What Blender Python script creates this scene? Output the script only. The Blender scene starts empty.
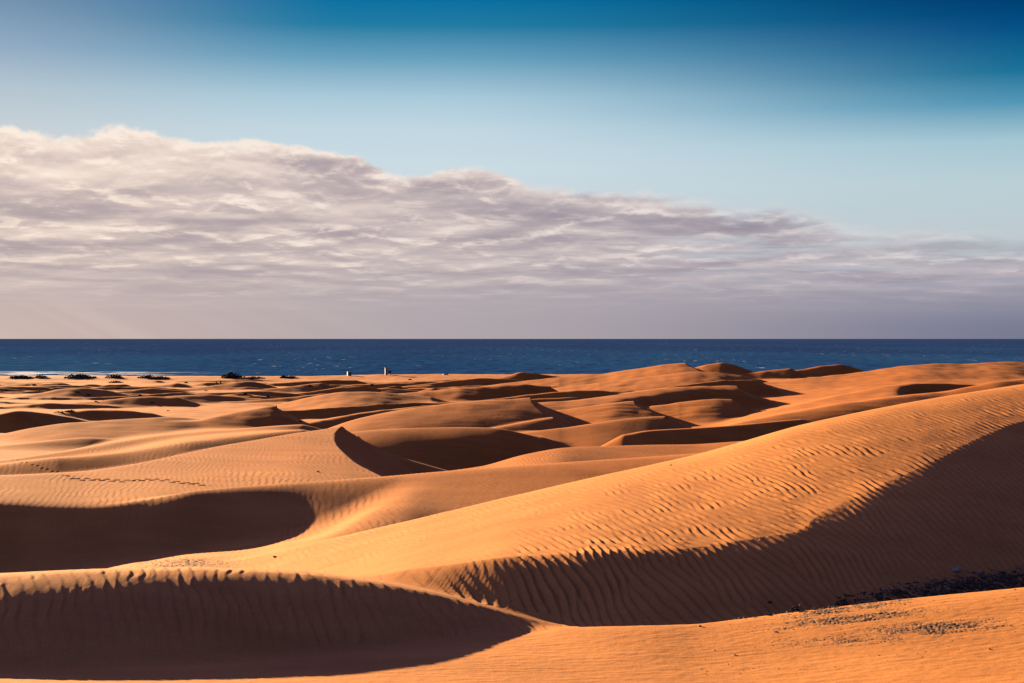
import bpy, math, random
import numpy as np

RES = 1.0                      # terrain grid density
F, CX, HY, H = 1600.0, 512.0, 338.5, 20.0      # focal length (px), image centre, horizon row, eye height (m)
SUN_AZ, SUN_EL = 38.0, 11.0    # sun: degrees left of the view direction, elevation
rng = np.random.default_rng(7)
random.seed(7)

scene = bpy.context.scene
COL = scene.collection

# ------------------------------------------------------------------ noise
def _hash(ix, iy, seed):
    h = (ix.astype(np.int64) * 374761393 + iy.astype(np.int64) * 668265263 + seed * 1442695041) & 0xFFFFFFFF
    h = ((h ^ (h >> 13)) * 1274126177) & 0xFFFFFFFF
    h = (h ^ (h >> 16)) & 0xFFFFFFFF
    return h

def perlin(x, y, seed=0):
    x0 = np.floor(x); y0 = np.floor(y)
    fx = (x - x0).astype(np.float32); fy = (y - y0).astype(np.float32)
    ux = fx * fx * fx * (fx * (fx * 6 - 15) + 10); uy = fy * fy * fy * (fy * (fy * 6 - 15) + 10)
    ix = x0.astype(np.int64); iy = y0.astype(np.int64)
    def g(dx, dy):
        a = _hash(ix + dx, iy + dy, seed).astype(np.float32) * np.float32(2 * math.pi / 4294967296.0)
        return np.cos(a) * (fx - dx) + np.sin(a) * (fy - dy)
    a = g(0, 0); b = g(1, 0); c = g(0, 1); d = g(1, 1)
    ab = a + (b - a) * ux; cd = c + (d - c) * ux
    return (ab + (cd - ab) * uy) * 1.5

def sstep(a, b, v):
    t = np.clip((v - a) / (b - a), 0, 1)
    return t * t * (3 - 2 * t)

# ------------------------------------------------------------------ terrain grid: rows of constant distance, columns of constant bearing
def seq(stops):
    out = [stops[0][0]]
    for (a, st), (b, _) in zip(stops[:-1], stops[1:]):
        n = max(1, int(round((b - a) / (st / RES))))
        out += list(a + (b - a) * (np.arange(1, n + 1) / n))
    return np.array(out)

ROWS = seq([(1, 1.0), (20, .5), (32, .055), (66, .12), (130, .3), (240, .8), (520, 1.6), (880, 8), (1000, 8)])
PX = seq([(-2600, 60), (-700, 12), (-300, 2.2), (-30, 1.05), (1054, 2.2), (1300, 12), (1700, 60), (3600, 60)])
U = (PX - CX) / F
YY = ROWS[:, None]
NX, NY = len(PX), len(ROWS)

def lerp_tab(tab, px):
    if not isinstance(tab, (list, tuple)):
        return np.full_like(px, float(tab))
    t = np.array(tab, float)
    return smooth1(px, np.interp(px, t[:, 0], t[:, 1]), 10)

def smooth1(px, v, s):
    if s <= 0: return v
    g = np.arange(px[0], px[-1], 2.0)
    w = np.interp(g, px, v)
    n = int(3 * s / 2) + 1
    k = np.exp(-.5 * ((np.arange(-n, n + 1) * 2) / s) ** 2); k /= k.sum()
    w = np.convolve(np.pad(w, n, mode='edge'), k, 'valid')
    return np.interp(px, g, w)

# base floor between the dunes
BPX = [-2600, -400, 0, 250, 400, 500, 600, 750, 850, 1024, 1400, 3600]
BASE = {
    0:   [18.3] * 12,
    12:  [15.6] * 12,
    28:  [12.9, 12.9, 12.85, 12.8, 12.75, 12.7, 12.7, 12.7, 12.75, 12.9, 13.4, 13.6],
    35.5:[12.4, 12.4, 12.4, 12.35, 12.3, 12.3, 12.3, 12.3, 12.45, 12.75, 13.2, 13.4],
    40:  [12.0, 12.0, 12.0, 12.08, 12.22, 12.33, 12.33, 12.3, 12.5, 12.8, 13.0, 13.2],
    44:  [11.6, 11.6, 11.6, 11.6, 11.7, 11.8, 11.75, 11.9, 12.3, 12.75, 12.9, 13],
    48:  [9.8, 9.8, 10.2, 11.0, 10.9, 10.8, 11.0, 11.7, 12.3, 12.7, 12.9, 13],
    65:  [9.2, 9.2, 9.3, 10.6, 10.8, 10.8, 11, 11.5, 12, 12.5, 13, 13],
    80:  [9.3, 9.3, 9.3, 9.8, 10, 10, 10, 11, 11.5, 12, 12.5, 12.5],
    110: [9, 9, 9.5, 9.2, 7.6, 8.4, 9.3, 10, 10.5, 11, 12, 12],
    150: [9, 9, 9.2, 8.6, 6.9, 7.5, 7.8, 8.2, 9.3, 10.5, 11, 11],
    200: [8, 8, 7.8, 7.6, 7.8, 7.5, 7.2, 7.6, 9.0, 11, 11.5, 11],
    280: [7.3, 7.3, 7.3, 7.4, 7.6, 7.9, 8.0, 8.6, 10.2, 11.3, 11.5, 10],
    400: [5.5, 5.5, 5.5, 5.7, 6.2, 6.7, 7.6, 9.2, 10, 11, 10, 8],
    550: [3, 3, 3.1, 3.3, 3.6, 4, 4.6, 6, 6.5, 7, 6, 5],
    700: [1.6, 1.6, 1.6, 1.7, 1.8, 2, 2.2, 2.5, 2.5, 2.5, 2.5, 2.5],
    835: [.35] * 12,
    850: [-.1] * 12,
    900: [-2] * 12,
    1000:[-4] * 12,
}
def build_base():
    ys = np.array(sorted(BASE)); tab = np.array([BASE[y] for y in ys], float)
    cols = np.stack([np.interp(PX, BPX, r) for r in tab])
    # smooth across columns
    cols = np.stack([smooth1(PX, c, 40) for c in cols])
    z = np.empty((NY, NX), np.float32)
    idx = np.clip(np.searchsorted(ys, ROWS) - 1, 0, len(ys) - 2)
    t = ((ROWS - ys[idx]) / (ys[idx + 1] - ys[idx]))[:, None]
    # monotone-ish cubic (finite difference tangents, limited)
    d = np.diff(cols, axis=0) / np.diff(ys)[:, None]
    m = np.zeros_like(cols); m[0] = d[0]; m[-1] = d[-1]
    s = d[:-1] * d[1:]
    m[1:-1] = np.where(s > 0, 2 * s / np.where(np.abs(d[:-1] + d[1:]) < 1e-9, 1, d[:-1] + d[1:]), 0)
    hh = (ys[idx + 1] - ys[idx])[:, None]
    a, b = cols[idx], cols[idx + 1]
    z[:] = (2*t**3 - 3*t**2 + 1) * a + (t**3 - 2*t**2 + t) * hh * m[idx] + (-2*t**3 + 3*t**2) * b + (t**3 - t**2) * hh * m[idx + 1]
    return z

Z = build_base()

def smax(a, b, k):
    t = np.clip(.5 + .5 * (b - a) / k, 0, 1)
    return a + (b - a) * t + k * t * (1 - t)
def softplus(v, w):
    return .5 * (v + np.sqrt(v * v + w * w))

def ridge(pts, near=.3, far=.12, rn=1.0, rf=1.5, near2=None, d0=0, w=1.5, endL=.12, endR=.3, k=.5, sm=8, obl=True, rend=.5, cap=None):
    """a dune: a crest line (px, py, distance) and the slopes of its camera side and of its seaward side"""
    global Z
    p = np.array(pts, float)
    pad = 900
    j0 = np.searchsorted(PX, p[0, 0] - pad); j1 = np.searchsorted(PX, p[-1, 0] + pad)
    px = PX[j0:j1]
    zc_p = H - (p[:, 1] - HY) * p[:, 2] / F
    Yc = smooth1(px, np.interp(px, p[:, 0], p[:, 2]), max(3 * sm, 12))
    zc = smooth1(px, np.interp(px, p[:, 0], zc_p), sm)
    eL = np.maximum(p[0, 0] - px, 0) * Yc / F; eR = np.maximum(px - p[-1, 0], 0) * Yc / F
    zc = zc - endL * (np.sqrt(eL ** 2 + rend ** 2) - rend) - endR * (np.sqrt(eR ** 2 + rend ** 2) - rend)
    tan = np.gradient(Yc, px) * F / Yc
    ca = 1 / np.sqrt(1 + tan ** 2) if obl else np.ones_like(Yc)
    zmin = zc.min()
    i0 = np.searchsorted(ROWS, Yc.min() - 120); i1 = np.searchsorted(ROWS, Yc.max() + 160)
    d = (ROWS[i0:i1, None] - Yc[None]) * ca[None]
    dn = np.maximum(-d, 0); df = np.maximum(d, 0)
    sn = lerp_tab(near, px)[None]; sf = lerp_tab(far, px)[None]
    g = sn * (np.sqrt(dn * dn + rn * rn) - rn) + sf * (np.sqrt(df * df + rf * rf) - rf)
    if near2 is not None:
        s2 = lerp_tab(near2, px)[None]; dd = lerp_tab(d0, px)[None]
        g = g + (s2 - sn) * np.where(dn > 0, softplus(dn - dd, w) - softplus(-dd, w), 0)
    h = zc[None] - g
    if cap is not None: h = np.minimum(h, cap)
    Z[i0:i1, j0:j1] = smax(Z[i0:i1, j0:j1], h, k)

def on_surface(px, py):
    """first surface point seen at a picture position"""
    j = int(np.argmin(np.abs(PX - px)))
    s = HY + (H - Z[:, j]) * F / ROWS
    i = int(np.argmax((s <= py) & (ROWS > 33)))
    if s[i] > py: i = NY - 1
    return ROWS[i], Z[i, j]

def carve(pts, floor, slope=.62, dist=60, k=.25, r=.15, sm=3):
    """slip face on the right-hand side of a brink line that lies on the surface built so far"""
    global Z
    P = np.array([(p[0], p[1]) for p in pts], float)
    L = np.concatenate([[0], np.cumsum(np.hypot(np.diff(P[:, 0]), np.diff(P[:, 1])))])
    n = max(8, int(L[-1] / 4))
    t = np.linspace(0, L[-1], n)
    qx, qy = np.interp(t, L, P[:, 0]), np.interp(t, L, P[:, 1])
    if len(pts[0]) == 3:
        Y = np.interp(t, L, [p[2] for p in pts]); zz = H - (qy - HY) * Y / F
    else:
        Y, zz = np.array([on_surface(a, b) for a, b in zip(qx, qy)]).T
    q = np.stack([(qx - CX) / F * Y, Y, zz], 1)
    if sm > 0:
        m = int(3 * sm) + 1
        kk = np.exp(-.5 * (np.arange(-m, m + 1) / sm) ** 2); kk /= kk.sum()
        ext = np.concatenate([2 * q[0] - q[m:0:-1], q, 2 * q[-1] - q[-2:-m - 2:-1]]) if n > m + 1 else q
        if n > m + 1: q = np.stack([np.convolve(ext[:, c], kk, 'valid') for c in range(3)], 1)
    if len(pts[0]) == 2:
        jj = np.clip(np.searchsorted(PX, q[:, 0] / q[:, 1] * F + CX), 0, NX - 1); ii = np.clip(np.searchsorted(ROWS, q[:, 1]), 0, NY - 1)
        q[:, 2] = Z[ii, jj]
    i0 = np.searchsorted(ROWS, q[:, 1].min() - dist); i1 = np.searchsorted(ROWS, q[:, 1].max() + dist)
    xs = U[None] * ROWS[i0:i1, None]
    jm = ((xs > q[:, 0].min() - dist) & (xs < q[:, 0].max() + dist)).any(0)
    js = np.where(jm)[0]; j0, j1 = js[0], js[-1] + 1
    X = xs[:, j0:j1]; Y = np.broadcast_to(ROWS[i0:i1, None], X.shape)
    best = np.full(X.shape, 1e9); side = np.zeros(X.shape); zb = np.zeros(X.shape)
    for n, (a, b) in enumerate(zip(q[:-1], q[1:])):
        dx, dy = b[0] - a[0], b[1] - a[1]; L2 = dx * dx + dy * dy + 1e-9
        tr = ((X - a[0]) * dx + (Y - a[1]) * dy) / L2
        t = np.clip(tr, 0, 1)
        ex = X - a[0] - t * dx; ey = Y - a[1] - t * dy
        dd = np.sqrt(ex * ex + ey * ey)
        cr = (dx * ey - dy * ex)          # >0: left of travel
        m = dd < best
        best = np.where(m, dd, best); side = np.where(m, np.sign(cr), side); zb = np.where(m, a[2] + t * (b[2] - a[2]), zb)
    rr_ = np.interp(X / Y * F + CX, [r[0], r[2]], [r[1], r[3]]) if isinstance(r, tuple) else r
    h = np.where(side < 0, zb - slope * (np.sqrt(best * best + rr_ * rr_) - rr_), 1e3)
    z = Z[i0:i1, j0:j1]
    tgt = smax(floor[i0:i1, j0:j1], h, k)
    Z[i0:i1, j0:j1] = np.where(side < 0, np.minimum(z, tgt), z)


def barchan(pts, ext, brink, slope=.6, ksm=1.2, **kw):
    """a dune whose right end is a slip face below a curved brink that runs from the peak down towards the eye"""
    global Z
    floor = Z.copy()
    last = pts[-1]
    ridge(list(pts) + ext, **kw)
    y0 = last[2]
    back = [(last[0] + 3, last[1], y0 + 6), (last[0] + 5, last[1] - .5, y0 + 30)]
    q = [(a, b) for a, b in brink]
    full = [(a, b, *()) for a, b in q]
    P3 = []
    for a, b in q:
        y, z = on_surface(a, b); P3.append((a, HY + (H - z) * F / y, y))
    P3 = back[::-1] + [(last[0], last[1], y0)] + P3
    carve(P3[::-1], floor, slope=slope, sm=ksm, dist=50)
# ------------------------------------------------------------------ the dunes
build0 = Z.copy()
# ---- far, left: low dunes towards the shore
for i in range(150):
    y = rng.uniform(285, 680); p0 = rng.uniform(-400, 640 if y < 600 else 560)
    wd = rng.uniform(8, 34) * F / y; hgt = rng.uniform(.7, 1.9) * (1 if y < 600 else .6)
    j = int(np.argmin(np.abs(PX - p0))); i_ = int(np.argmin(np.abs(ROWS - y))); zb = build0[i_, j]
    def P(o, dz, dy): return (p0 + o * wd, HY + (H - (zb + dz)) * F / (y + dy), y + dy)
    a = rng.uniform(-.3, .6) * wd * y / F * .5
    ks = np.linspace(-1, 1, 9); sk = rng.uniform(-.1, .5)
    pr = np.where(ks < sk, (ks + 1) / (sk + 1), (1 - ks) / (1 - sk)) ** 1.2 * (1 + .35 * rng.normal(size=9)) - .12
    ridge([P(k, hgt * q, a * k + rng.normal() * 1.2) for k, q in zip(ks, pr)], near=rng.uniform(.3, .66), far=.1, rn=.4, endL=.1, endR=.4, k=.35, sm=3)
# ---- the foredune behind the beach
ridge([(-900,378,700),(0,377.6,700),(200,377.2,700),(300,376.4,705),(345,375,710),(390,374.4,710),(450,374.2,705),(520,374.5,700),(640,374,690),(1100,372,690)], near=.05, far=.06, rn=4, rf=4, k=.6, sm=14)
# ---- far skyline, right
ridge([(690,369,440),(705,365,440),(722,362.5,440),(735,365,440),(750,371,440)], near=.3, endR=.5, sm=4)
ridge([(740,374,430),(765,370.5,430),(790,368.5,430)], near=.35, endR=.62, sm=2)
ridge([(795,371,460),(820,366,460),(842,364.5,460),(860,369,460),(880,376,455)], near=.5, endR=.6, sm=3)
barchan([(560,377,420),(600,374,420),(640,368,420),(665,364.5,420),(682,363,420)], [(700,363,420),(730,366,420)], [(687,365),(692,367.5),(699,370.5)], near=.15, sm=3)
ridge([(500,378,560),(520,372,560),(540,374,560),(560,377,560)], near=.5, endR=.5, sm=3)
ridge([(600,383,360),(640,378,365),(690,371,370),(720,372,370),(745,376,370),(760,380,370)], near=.12, sm=6)
ridge([(760,384,330),(800,379,340),(850,374,350),(880,369,355),(915,364.5,360),(940,363,365),(965,364.5,370),(1005,361.5,380),(1024,362,390),(1150,366,400),(1500,368,420)], near=.09, far=.12, k=1.2, sm=16)
# ---- far middle and left
ridge([(10,399,370),(45,392,375),(75,387,380),(105,390,385),(130,395,390)], near=.2)
ridge([(125,391,430),(150,388,430),(175,390,430),(205,394,432)], near=.38, sm=4)
ridge([(140,400,320),(170,396,325),(200,394.5,330),(235,396,335),(260,399,335)], near=.2)
ridge([(60,404,300),(90,402,300),(140,396.5,305),(175,397,308)], near=.25)
ridge([(195,388,500),(225,384,510),(245,381,520),(262,383,520),(275,387,520)], near=.25, endR=.6, sm=3)
ridge([(275,383,560),(300,381.5,560),(330,380,560),(355,380,565)], near=.55, sm=3)
ridge([(355,385,480),(385,383.5,480),(400,383,480),(415,384,480)], near=.55, sm=3)
ridge([(330,390,400),(360,388.5,400),(395,389,400),(420,391,400)], near=.4, sm=3)
ridge([(225,394,420),(265,389.5,430),(300,385,440),(320,383,445)], near=.25, sm=4)
ridge([(460,380,470),(480,378,470),(510,379,470),(530,382,470)], near=.6, endR=.6, sm=3)
ridge([(230,418,283),(250,412,286),(283,404,289),(310,397,292),(340,391.5,294),(370,391.5,296),(400,394,298),(430,397,300)], near=.12, k=.8, sm=12)
barchan([(400,394,322),(430,391,324),(460,387.5,326),(490,386,328),(525,384,330),(546,386,331)], [(570,388,332),(600,392,334)], [(551,389),(557,392),(566,395.5)], near=.18, near2=[(480,.2),(525,.5)], d0=3, sm=4)
ridge([(555,392,300),(575,390.5,300),(595,390,300),(612,392,300)], near=.55, endR=.6, sm=3)
barchan([(680,386,300),(700,383,303),(720,381,306),(755,379.7,310)], [(775,379.7,312),(800,381,314)], [(760,382),(768,386)], near=.5, sm=3)
# ---- middle right
ridge([(740,422,200),(800,404,220),(850,393,235),(900,384.5,245),(940,383.5,250),(975,384.5,250),(994,387.5,250),(1014,393,250)], near=[(915,.1),(921,.75)], far=.1, endR=.6, sm=3, k=.3)
barchan([(525,404,240),(560,402,244),(600,397,250),(640,391,258),(680,387,265),(715,385.5,270),(733,386.3,270)], [(760,387,272),(790,390,274)], [(738,390),(746,395),(757,400),(770,404)], near=.12, near2=[(600,.15),(640,.5)], d0=6, sm=5)
ridge([(700,434,180),(745,421,185),(780,414,190),(840,404,196),(900,396,202),(945,392,208),(1000,381,215),(1100,372,225),(1400,362,240)], near=.17, near2=.36, d0=7, w=4, far=.06, k=.6)
barchan([(680,403,243),(697,400,244),(715,398.5,245),(730,399,246)], [(750,400,247)], [(735,402),(740,405)], near=.2, far=.3, endL=.14, sm=9)
barchan([(560,410,226),(590,405.5,227),(612,402,228),(630,401,229)], [(650,401,230),(680,404,231)], [(634,404),(640,408),(650,411.5)], near=.17, far=.2, sm=5)
# ---- middle left
ridge([(60,413,245),(90,410,250),(130,411,250),(150,413,255)], near=.36, sm=4)
ridge([(-300,440,210),(-100,425,215),(-20,417,215),(0,414,215),(15,411,216),(30,412,217),(50,414,222),(75,418,228),(100,423,232)], near=.55, endR=.4, sm=4)
ridge([(283,411,250),(330,408,252),(380,404,256),(420,403,262),(445,404,262)], near=.58, rn=.4, sm=4)
ridge([(295,426,215),(303,424,216),(340,416.5,222),(380,411,228),(425,405.5,235),(440,405,236)], near=.4, sm=4, k=.3)
barchan([(100,432,190),(150,426,195),(200,420,198),(240,412,202),(260,408,204),(272,405.5,205)], [(290,404.5,206),(320,405,207)], [(275,409),(280,414),(288,419),(298,424)], near=.24, near2=.34, d0=5, w=4, far=.2, sm=2)
barchan([(320,432,186),(340,424,189),(360,418,191),(400,410,194),(440,405,197),(470,402,199),(500,400,201),(527,398.5,203)], [(560,397.5,205),(600,399,207)], [(531,403),(537,408),(544,413.5),(553,420),(566,428)], near=.12, near2=.3, d0=12, w=9, sm=5)
ridge([(-200,455,190),(-60,445,190),(3,434,190),(33,428,190),(66,423,192),(116,420,196),(170,417,200),(230,421,205)], near=.12, far=.25)
barchan([(560,429,170),(590,424,172),(620,419.5,175),(650,416.5,178),(670,416,180)], [(700,416.5,182),(730,420,183)], [(667,419),(661,423),(657,427),(655,431)], near=.2, far=.2, sm=5)
barchan([(440,437,168),(480,430,172),(520,423,176),(548,418,180)], [(575,414,183),(600,414,185)], [(554,422),(563,427),(575,433),(590,440)], near=.33, far=.12, sm=3)
ridge([(270,440,157),(310,436,158),(345,433,158.5),(370,430.5,159),(400,428.5,160),(460,427,162),(500,428,163),(540,438,163)], near=.08, near2=.40, d0=7, w=8)
ridge([(625,436,150),(640,431,152),(680,429,155),(740,425,160),(800,419,165)], near=.5, far=.15, endL=.55)
ridge([(-200,460,160),(-20,450,160),(0,446,160),(40,442,163),(88,437,168),(115,439,170)], near=.2, far=.15)
ridge([(-200,475,122),(-20,463,125),(5,460,126),(70,451,128),(112,443,132),(164,435,140),(234,430,150),(300,424,158)], near=.22, far=.12)
ridge([(60,458,112),(133,452,115),(187,442,122),(240,436,130),(300,429,138)], near=.24, far=.1)
ridge([(480,468,108),(520,456,110),(560,447,115),(620,445.5,118),(700,444,120),(760,440,122),(900,425,125)], near=.08, far=.4, rf=.5)
# ---- the long ridge across the middle, and the barchan on it
M1 = [(-300,542,78),(-100,526,78),(0,527,78),(70,519,78),(140,503,79),(187,491.5,80.4),(240,486.5,82),(320,481,85),(400,475,87),(500,467,88),(600,460,88.5),(700,453,89),(760,447,90),(1000,430,95)]
ridge(M1, near=.13, near2=[(0,.55),(200,.52),(265,.32),(320,.19),(760,.16)], d0=[(0,.5),(140,1.2),(280,2)], w=1.8, far=.35, rf=.8, obl=False)
floor = Z.copy()
ridge([(-300,490,84),(-60,478,86),(20,476,88),(84,472,92),(150,463,98),(187,453,106),(240,443,115),(300,433,125),(346,426,135),(430,420,150)], near=[(0,.055),(84,.035),(160,.02)], w=.8, near2=[(0,.62),(190,.54),(255,.28),(310,.16)], d0=[(-60,8.2),(20,10.2),(84,14.3),(150,19.3),(187,25.8),(240,32),(300,39),(343,47),(430,58)], far=[(290,.1),(330,.13)], rf=1, endL=.02, endR=.3, rend=.3, k=.4, sm=6, obl=False)
carve([(372,453,172),(362,447,162),(355,440.4,152),(350.5,436,146),(347,432.1,141),(345,429.6,138),(343.5,427,135),(334,434,126),(330.5,441,118),(337,450,110),(350,461,103),(375,473,95),(420,474,91),(470,470,93)][::-1], floor, slope=.62, sm=.8)
# ---- the low saddle that closes the hollow on its right
ridge([(290,560,63),(322,545,66.5),(350,528,71),(380,508,77),(408,491,83)], near=.05, near2=.22, d0=10, w=6, far=.11, rn=4, rf=4, endL=.3, endR=.03, k=.9, sm=10, obl=False)
# ---- the big dune on the right
R1 = [(100,580,65),(150,572,64),(200,567,63),(240,564,62),(300,548,61),(400,525,60),(500,500,60),(600,477,60),(700,455,61),(800,425,62),(900,404,64),(1024,384,67),(1200,365,72),(1500,355,80)]
floor = Z.copy()
ridge(R1, near=[(250,.0),(400,.0),(500,.03),(600,.085),(700,.136),(800,.19),(1024,.2),(1200,.15)], rn=3, far=.25, rf=2, k=.6, obl=False, sm=25)
carve([(250,590),(330,580),(400,571),(450,565),(500,559),(560,552),(610,549),(660,545),(700,540),(750,529),(817,512),(870,487),(916,458),(950,432),(983,411),(1024,401),(1080,398),(1200,380)], floor, slope=.62, r=(480, .4, 760, 3.2), sm=14)
# ---- foreground
ridge([(140,569,66),(185,560.5,66),(215,558.5,66),(265,561,65)], near=.05, far=.12, endL=.25, k=.3, obl=False)
ridge([(520,634,42.4),(560,629,42.1),(600,628,41.6),(640,627,41.3),(700,625,41.2),(800,612,41.3),(900,600,41.3),(1024,588,41.2),(1200,572,41),(1600,560,41)], near=.14, far=.4, rn=1, rf=.4, k=.45, endL=.04, obl=False)
ridge([(-500,585,42),(-100,580,42),(0,577,42),(100,572,42.6),(200,570,43.2),(300,574,43.6),(380,584,43.8),(440,596,43.8),(500,611.5,43.5),(532,620,43.1),(562,627.5,42.7),(588,633,42.4),(620,642,42.2)], near=[(300,.12),(400,.2)], near2=.57, d0=[(60,2.2),(520,.6)], w=1.2, rn=1.2, far=.16, rf=1, k=.25, obl=False)


# ------------------------------------------------------------------ wind ripples, stony ground and footprints, as real relief
XX = U[None] * YY
def rows_between(a, b):
    return np.searchsorted(ROWS, a), np.searchsorted(ROWS, b)

def slopes():
    zy = np.gradient(Z, ROWS, axis=0)
    zu = np.gradient(Z, U, axis=1) / YY
    zx = zu
    zy = zy - zu * U[None]
    return zx, zy

i0, i1 = rows_between(33, 175)
c0, c1 = np.searchsorted(PX, -300), np.searchsorted(PX, 1290)
X = XX[i0:i1, c0:c1].astype(np.float32); Y = np.broadcast_to(YY[i0:i1], X.shape).astype(np.float32)
zx, zy = slopes()
zx = zx[i0:i1, c0:c1]; zy = zy[i0:i1, c0:c1]
az, el = math.radians(SUN_AZ), math.radians(SUN_EL)
sx, sy, sz = -math.sin(az) * math.cos(el), math.cos(az) * math.cos(el), math.sin(el)
ill = (-zx * sx - zy * sy + sz) / np.sqrt(1 + zx ** 2 + zy ** 2)
PXg = np.broadcast_to(PX[None, c0:c1], X.shape)
PYg = HY + (H - Z[i0:i1, c0:c1]) * F / Y
# regions
rim_y = np.interp(PX[c0:c1], [-300, 0, 200, 400, 555, 575, 1024, 1300], [37.6, 38.1, 39.5, 41.0, 42.2, 42.4, 41.6, 41.6])[None]
apron = 1 - sstep(-.5, .25, Y - rim_y + .12 * perlin(X * 1.3, Y, 3))
near_part = 1 - sstep(62, 74, Y)
steep = sstep(.12, .4, np.sqrt(zx ** 2 + zy ** 2))
grz = np.exp(-(np.maximum(ill - .13, 0) / .15) ** 2)
n_lo = perlin(X / 5.5, Y / 8, 11); n_md = perlin(X / 1.7, Y / 2.6, 12); n_hi = perlin(X / .55, Y / .9, 13)
# ripple trains
def train(lam, cx, cy, w1, w2, seed, asym=.7):
    L = math.hypot(cx, cy); nx, ny = -cy / L, cx / L
    ph = (X * nx + Y * ny) / lam + w2 * perlin(X / 6.5 + seed, Y / 9, 20 + seed) + w1 * perlin(X / 1.5, Y / 1.6 + seed, 30 + seed) + w1 * .45 * perlin(X / .6, Y / .7 + seed, 35 + seed)
    t = 2 * math.pi * ph
    return np.sin(t) - asym * .5 * np.sin(2 * t) + .12 * asym * np.sin(3 * t)
r_near = train(.295, .42, -1, .36, 1.7, 1)
r_near2 = train(.25, .20, -1, .38, 1.6, 2)
r_left = train(.35, .34, -1, .42, 1.7, 5) * .8 + train(.29, .12, -1, .4, 1.6, 6) * .45 * n_md
left_d = (Y < np.interp(PXg, [300, 450, 560, 576], [45.2, 44.9, 43.6, 30])) * 1.0
mixn = sstep(-.15, .35, n_md)
rn = (r_near * (1 - mixn * .75) + r_near2 * mixn * .6) * (1 - left_d) + r_left * left_d
r_far = train(.33, .18, -1, .34, 2.2, 3)
r_far2 = train(.30, .62, -1, .18, 1.6, 4)
m2 = sstep(340, 420, PXg) * sstep(70, 76, Y) * (1 - sstep(92, 98, Y))
rf = r_far * (1 - m2) + r_far2 * m2
brk = .3 + .95 * sstep(-.3, .45, perlin(X / .75, Y / 1.0, 14) + .35 * n_md)
shade = sstep(.02, -.12, ill)
amp_near = (.005 + .0235 * grz + .015 * shade + .009 * np.exp(-((ill - .05) / .07) ** 2) * (1 - left_d)) * np.where(left_d > 0, (.46 + .25 * n_lo) * (.4 + .75 * sstep(-.35, .4, perlin(X / 1.1, Y / 1.6, 16))) * (1 - .5 * sstep(300, 430, PXg)), 1) * np.where((left_d < 1) & (PXg < 520) & (Y < 53), .45, 1) * (.7 + .5 * n_lo) * np.where(ill > .02, brk, np.maximum(brk, .8)) * (1 - apron) * near_part
amp_near = np.where((PYg < 445) & (PXg > 600), amp_near * .6, amp_near)
amp_far = .0065 * (.75 + .5 * n_lo) * (1 - near_part) * (1 - sstep(125, 172, Y))
amp_far = amp_far * np.maximum(.35 + .65 * sstep(.04, .16, ill), .9 * m2) * (1 + .7 * m2) * (.35 + .8 * sstep(-.3, .4, perlin(X / 1.6, Y / 3.5, 15)))
dz = amp_near * rn + amp_far * rf
dz += (1 - apron) * near_part * (.018 * n_md + .004 * n_hi) * (.4 + .6 * grz)
dz += apron * (.006 * perlin(X / .8, Y / .16, 41) + .004 * perlin(X / .25, Y / .09, 42))
dz += (1 - near_part) * .03 * n_lo
# stony ground
STONY = np.zeros_like(Z)
def blob(px, py, rx, ry, tilt=0):
    u = (PXg - px); v = (PYg - py) - tilt * u
    return np.exp(-((u / rx) ** 2 + (v / ry) ** 2))
st = np.maximum.reduce([
    blob(190, 565, 60, 9) * ((Y > 47) & (Y < 76)),
    blob(850, 619, 95, 7, -.10) * apron, blob(930, 628, 90, 8, -.06) * apron, blob(850, 640, 120, 9, -.03) * .6 * apron, blob(845, 609, 75, 4.5, -.125) * 1.1 * apron,
    blob(960, 585, 110, 15, -.14) * ((Y > 42.5) & (Y < 56))])
grit = perlin(X / .16, Y / .06, 51) * .6 + perlin(X / .7, Y / .2, 52) * .7
st = sstep(.24, .85, st * (.75 + .8 * grit))
STONY[i0:i1, c0:c1] = st
dz += st * .02 * perlin(X / .07, Y / .1, 53)
Z[i0:i1, c0:c1] += dz
del r_near, r_near2, r_far, r_far2, rn, rf, n_hi
# far ground: gentle unevenness
j0_, j1_ = rows_between(150, 860)
X = XX[j0_:j1_].astype(np.float32); Y = np.broadcast_to(YY[j0_:j1_], X.shape).astype(np.float32)
Z[j0_:j1_] += sstep(150, 230, Y) * (.12 * perlin(X / 9, Y / 13, 61) + .07 * perlin(X / 3.2, Y / 5, 62) + .05 * np.abs(perlin(X / 5, Y / 2.5, 63)))

# footprints: a walked line of dents across the plateau
def dent(x, y, ang, rl=.26, rw=.13, depth=.10):
    a0, a1 = rows_between(y - 1.2, y + 1.2)
    b0, b1 = np.searchsorted(U, (x - 1.2) / y), np.searchsorted(U, (x + 1.2) / y)
    dx = XX[a0:a1, b0:b1] - x; dy = YY[a0:a1] - y
    u = dx * math.cos(ang) + dy * math.sin(ang); v = -dx * math.sin(ang) + dy * math.cos(ang)
    r2 = (u / rl) ** 2 + (v / rw) ** 2
    Z[a0:a1, b0:b1] += -depth * np.exp(-r2) + depth * .25 * np.exp(-((np.sqrt(r2) - 1.7) / .5) ** 2)
TRAIL = [(8, 459), (18, 461), (35, 465.5), (55, 472), (68, 477), (80, 480), (103, 480.2), (126, 481.5), (140, 480.5), (152, 479.8), (168, 481), (183, 483), (198, 484.5), (214, 486)]
tx = np.array([p[0] for p in TRAIL], float); ty = np.array([p[1] for p in TRAIL], float)
steps = np.arange(8, 214, 5.0); prev = None
feet = []
for n, p in enumerate(steps):
    y, z = on_surface(p + random.uniform(-1.2, 1.2), np.interp(p, tx, ty) + random.uniform(-.4, .4) + (.6 if n % 2 else -.7))
    feet.append(((p - CX) / F * y, y))
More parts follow.
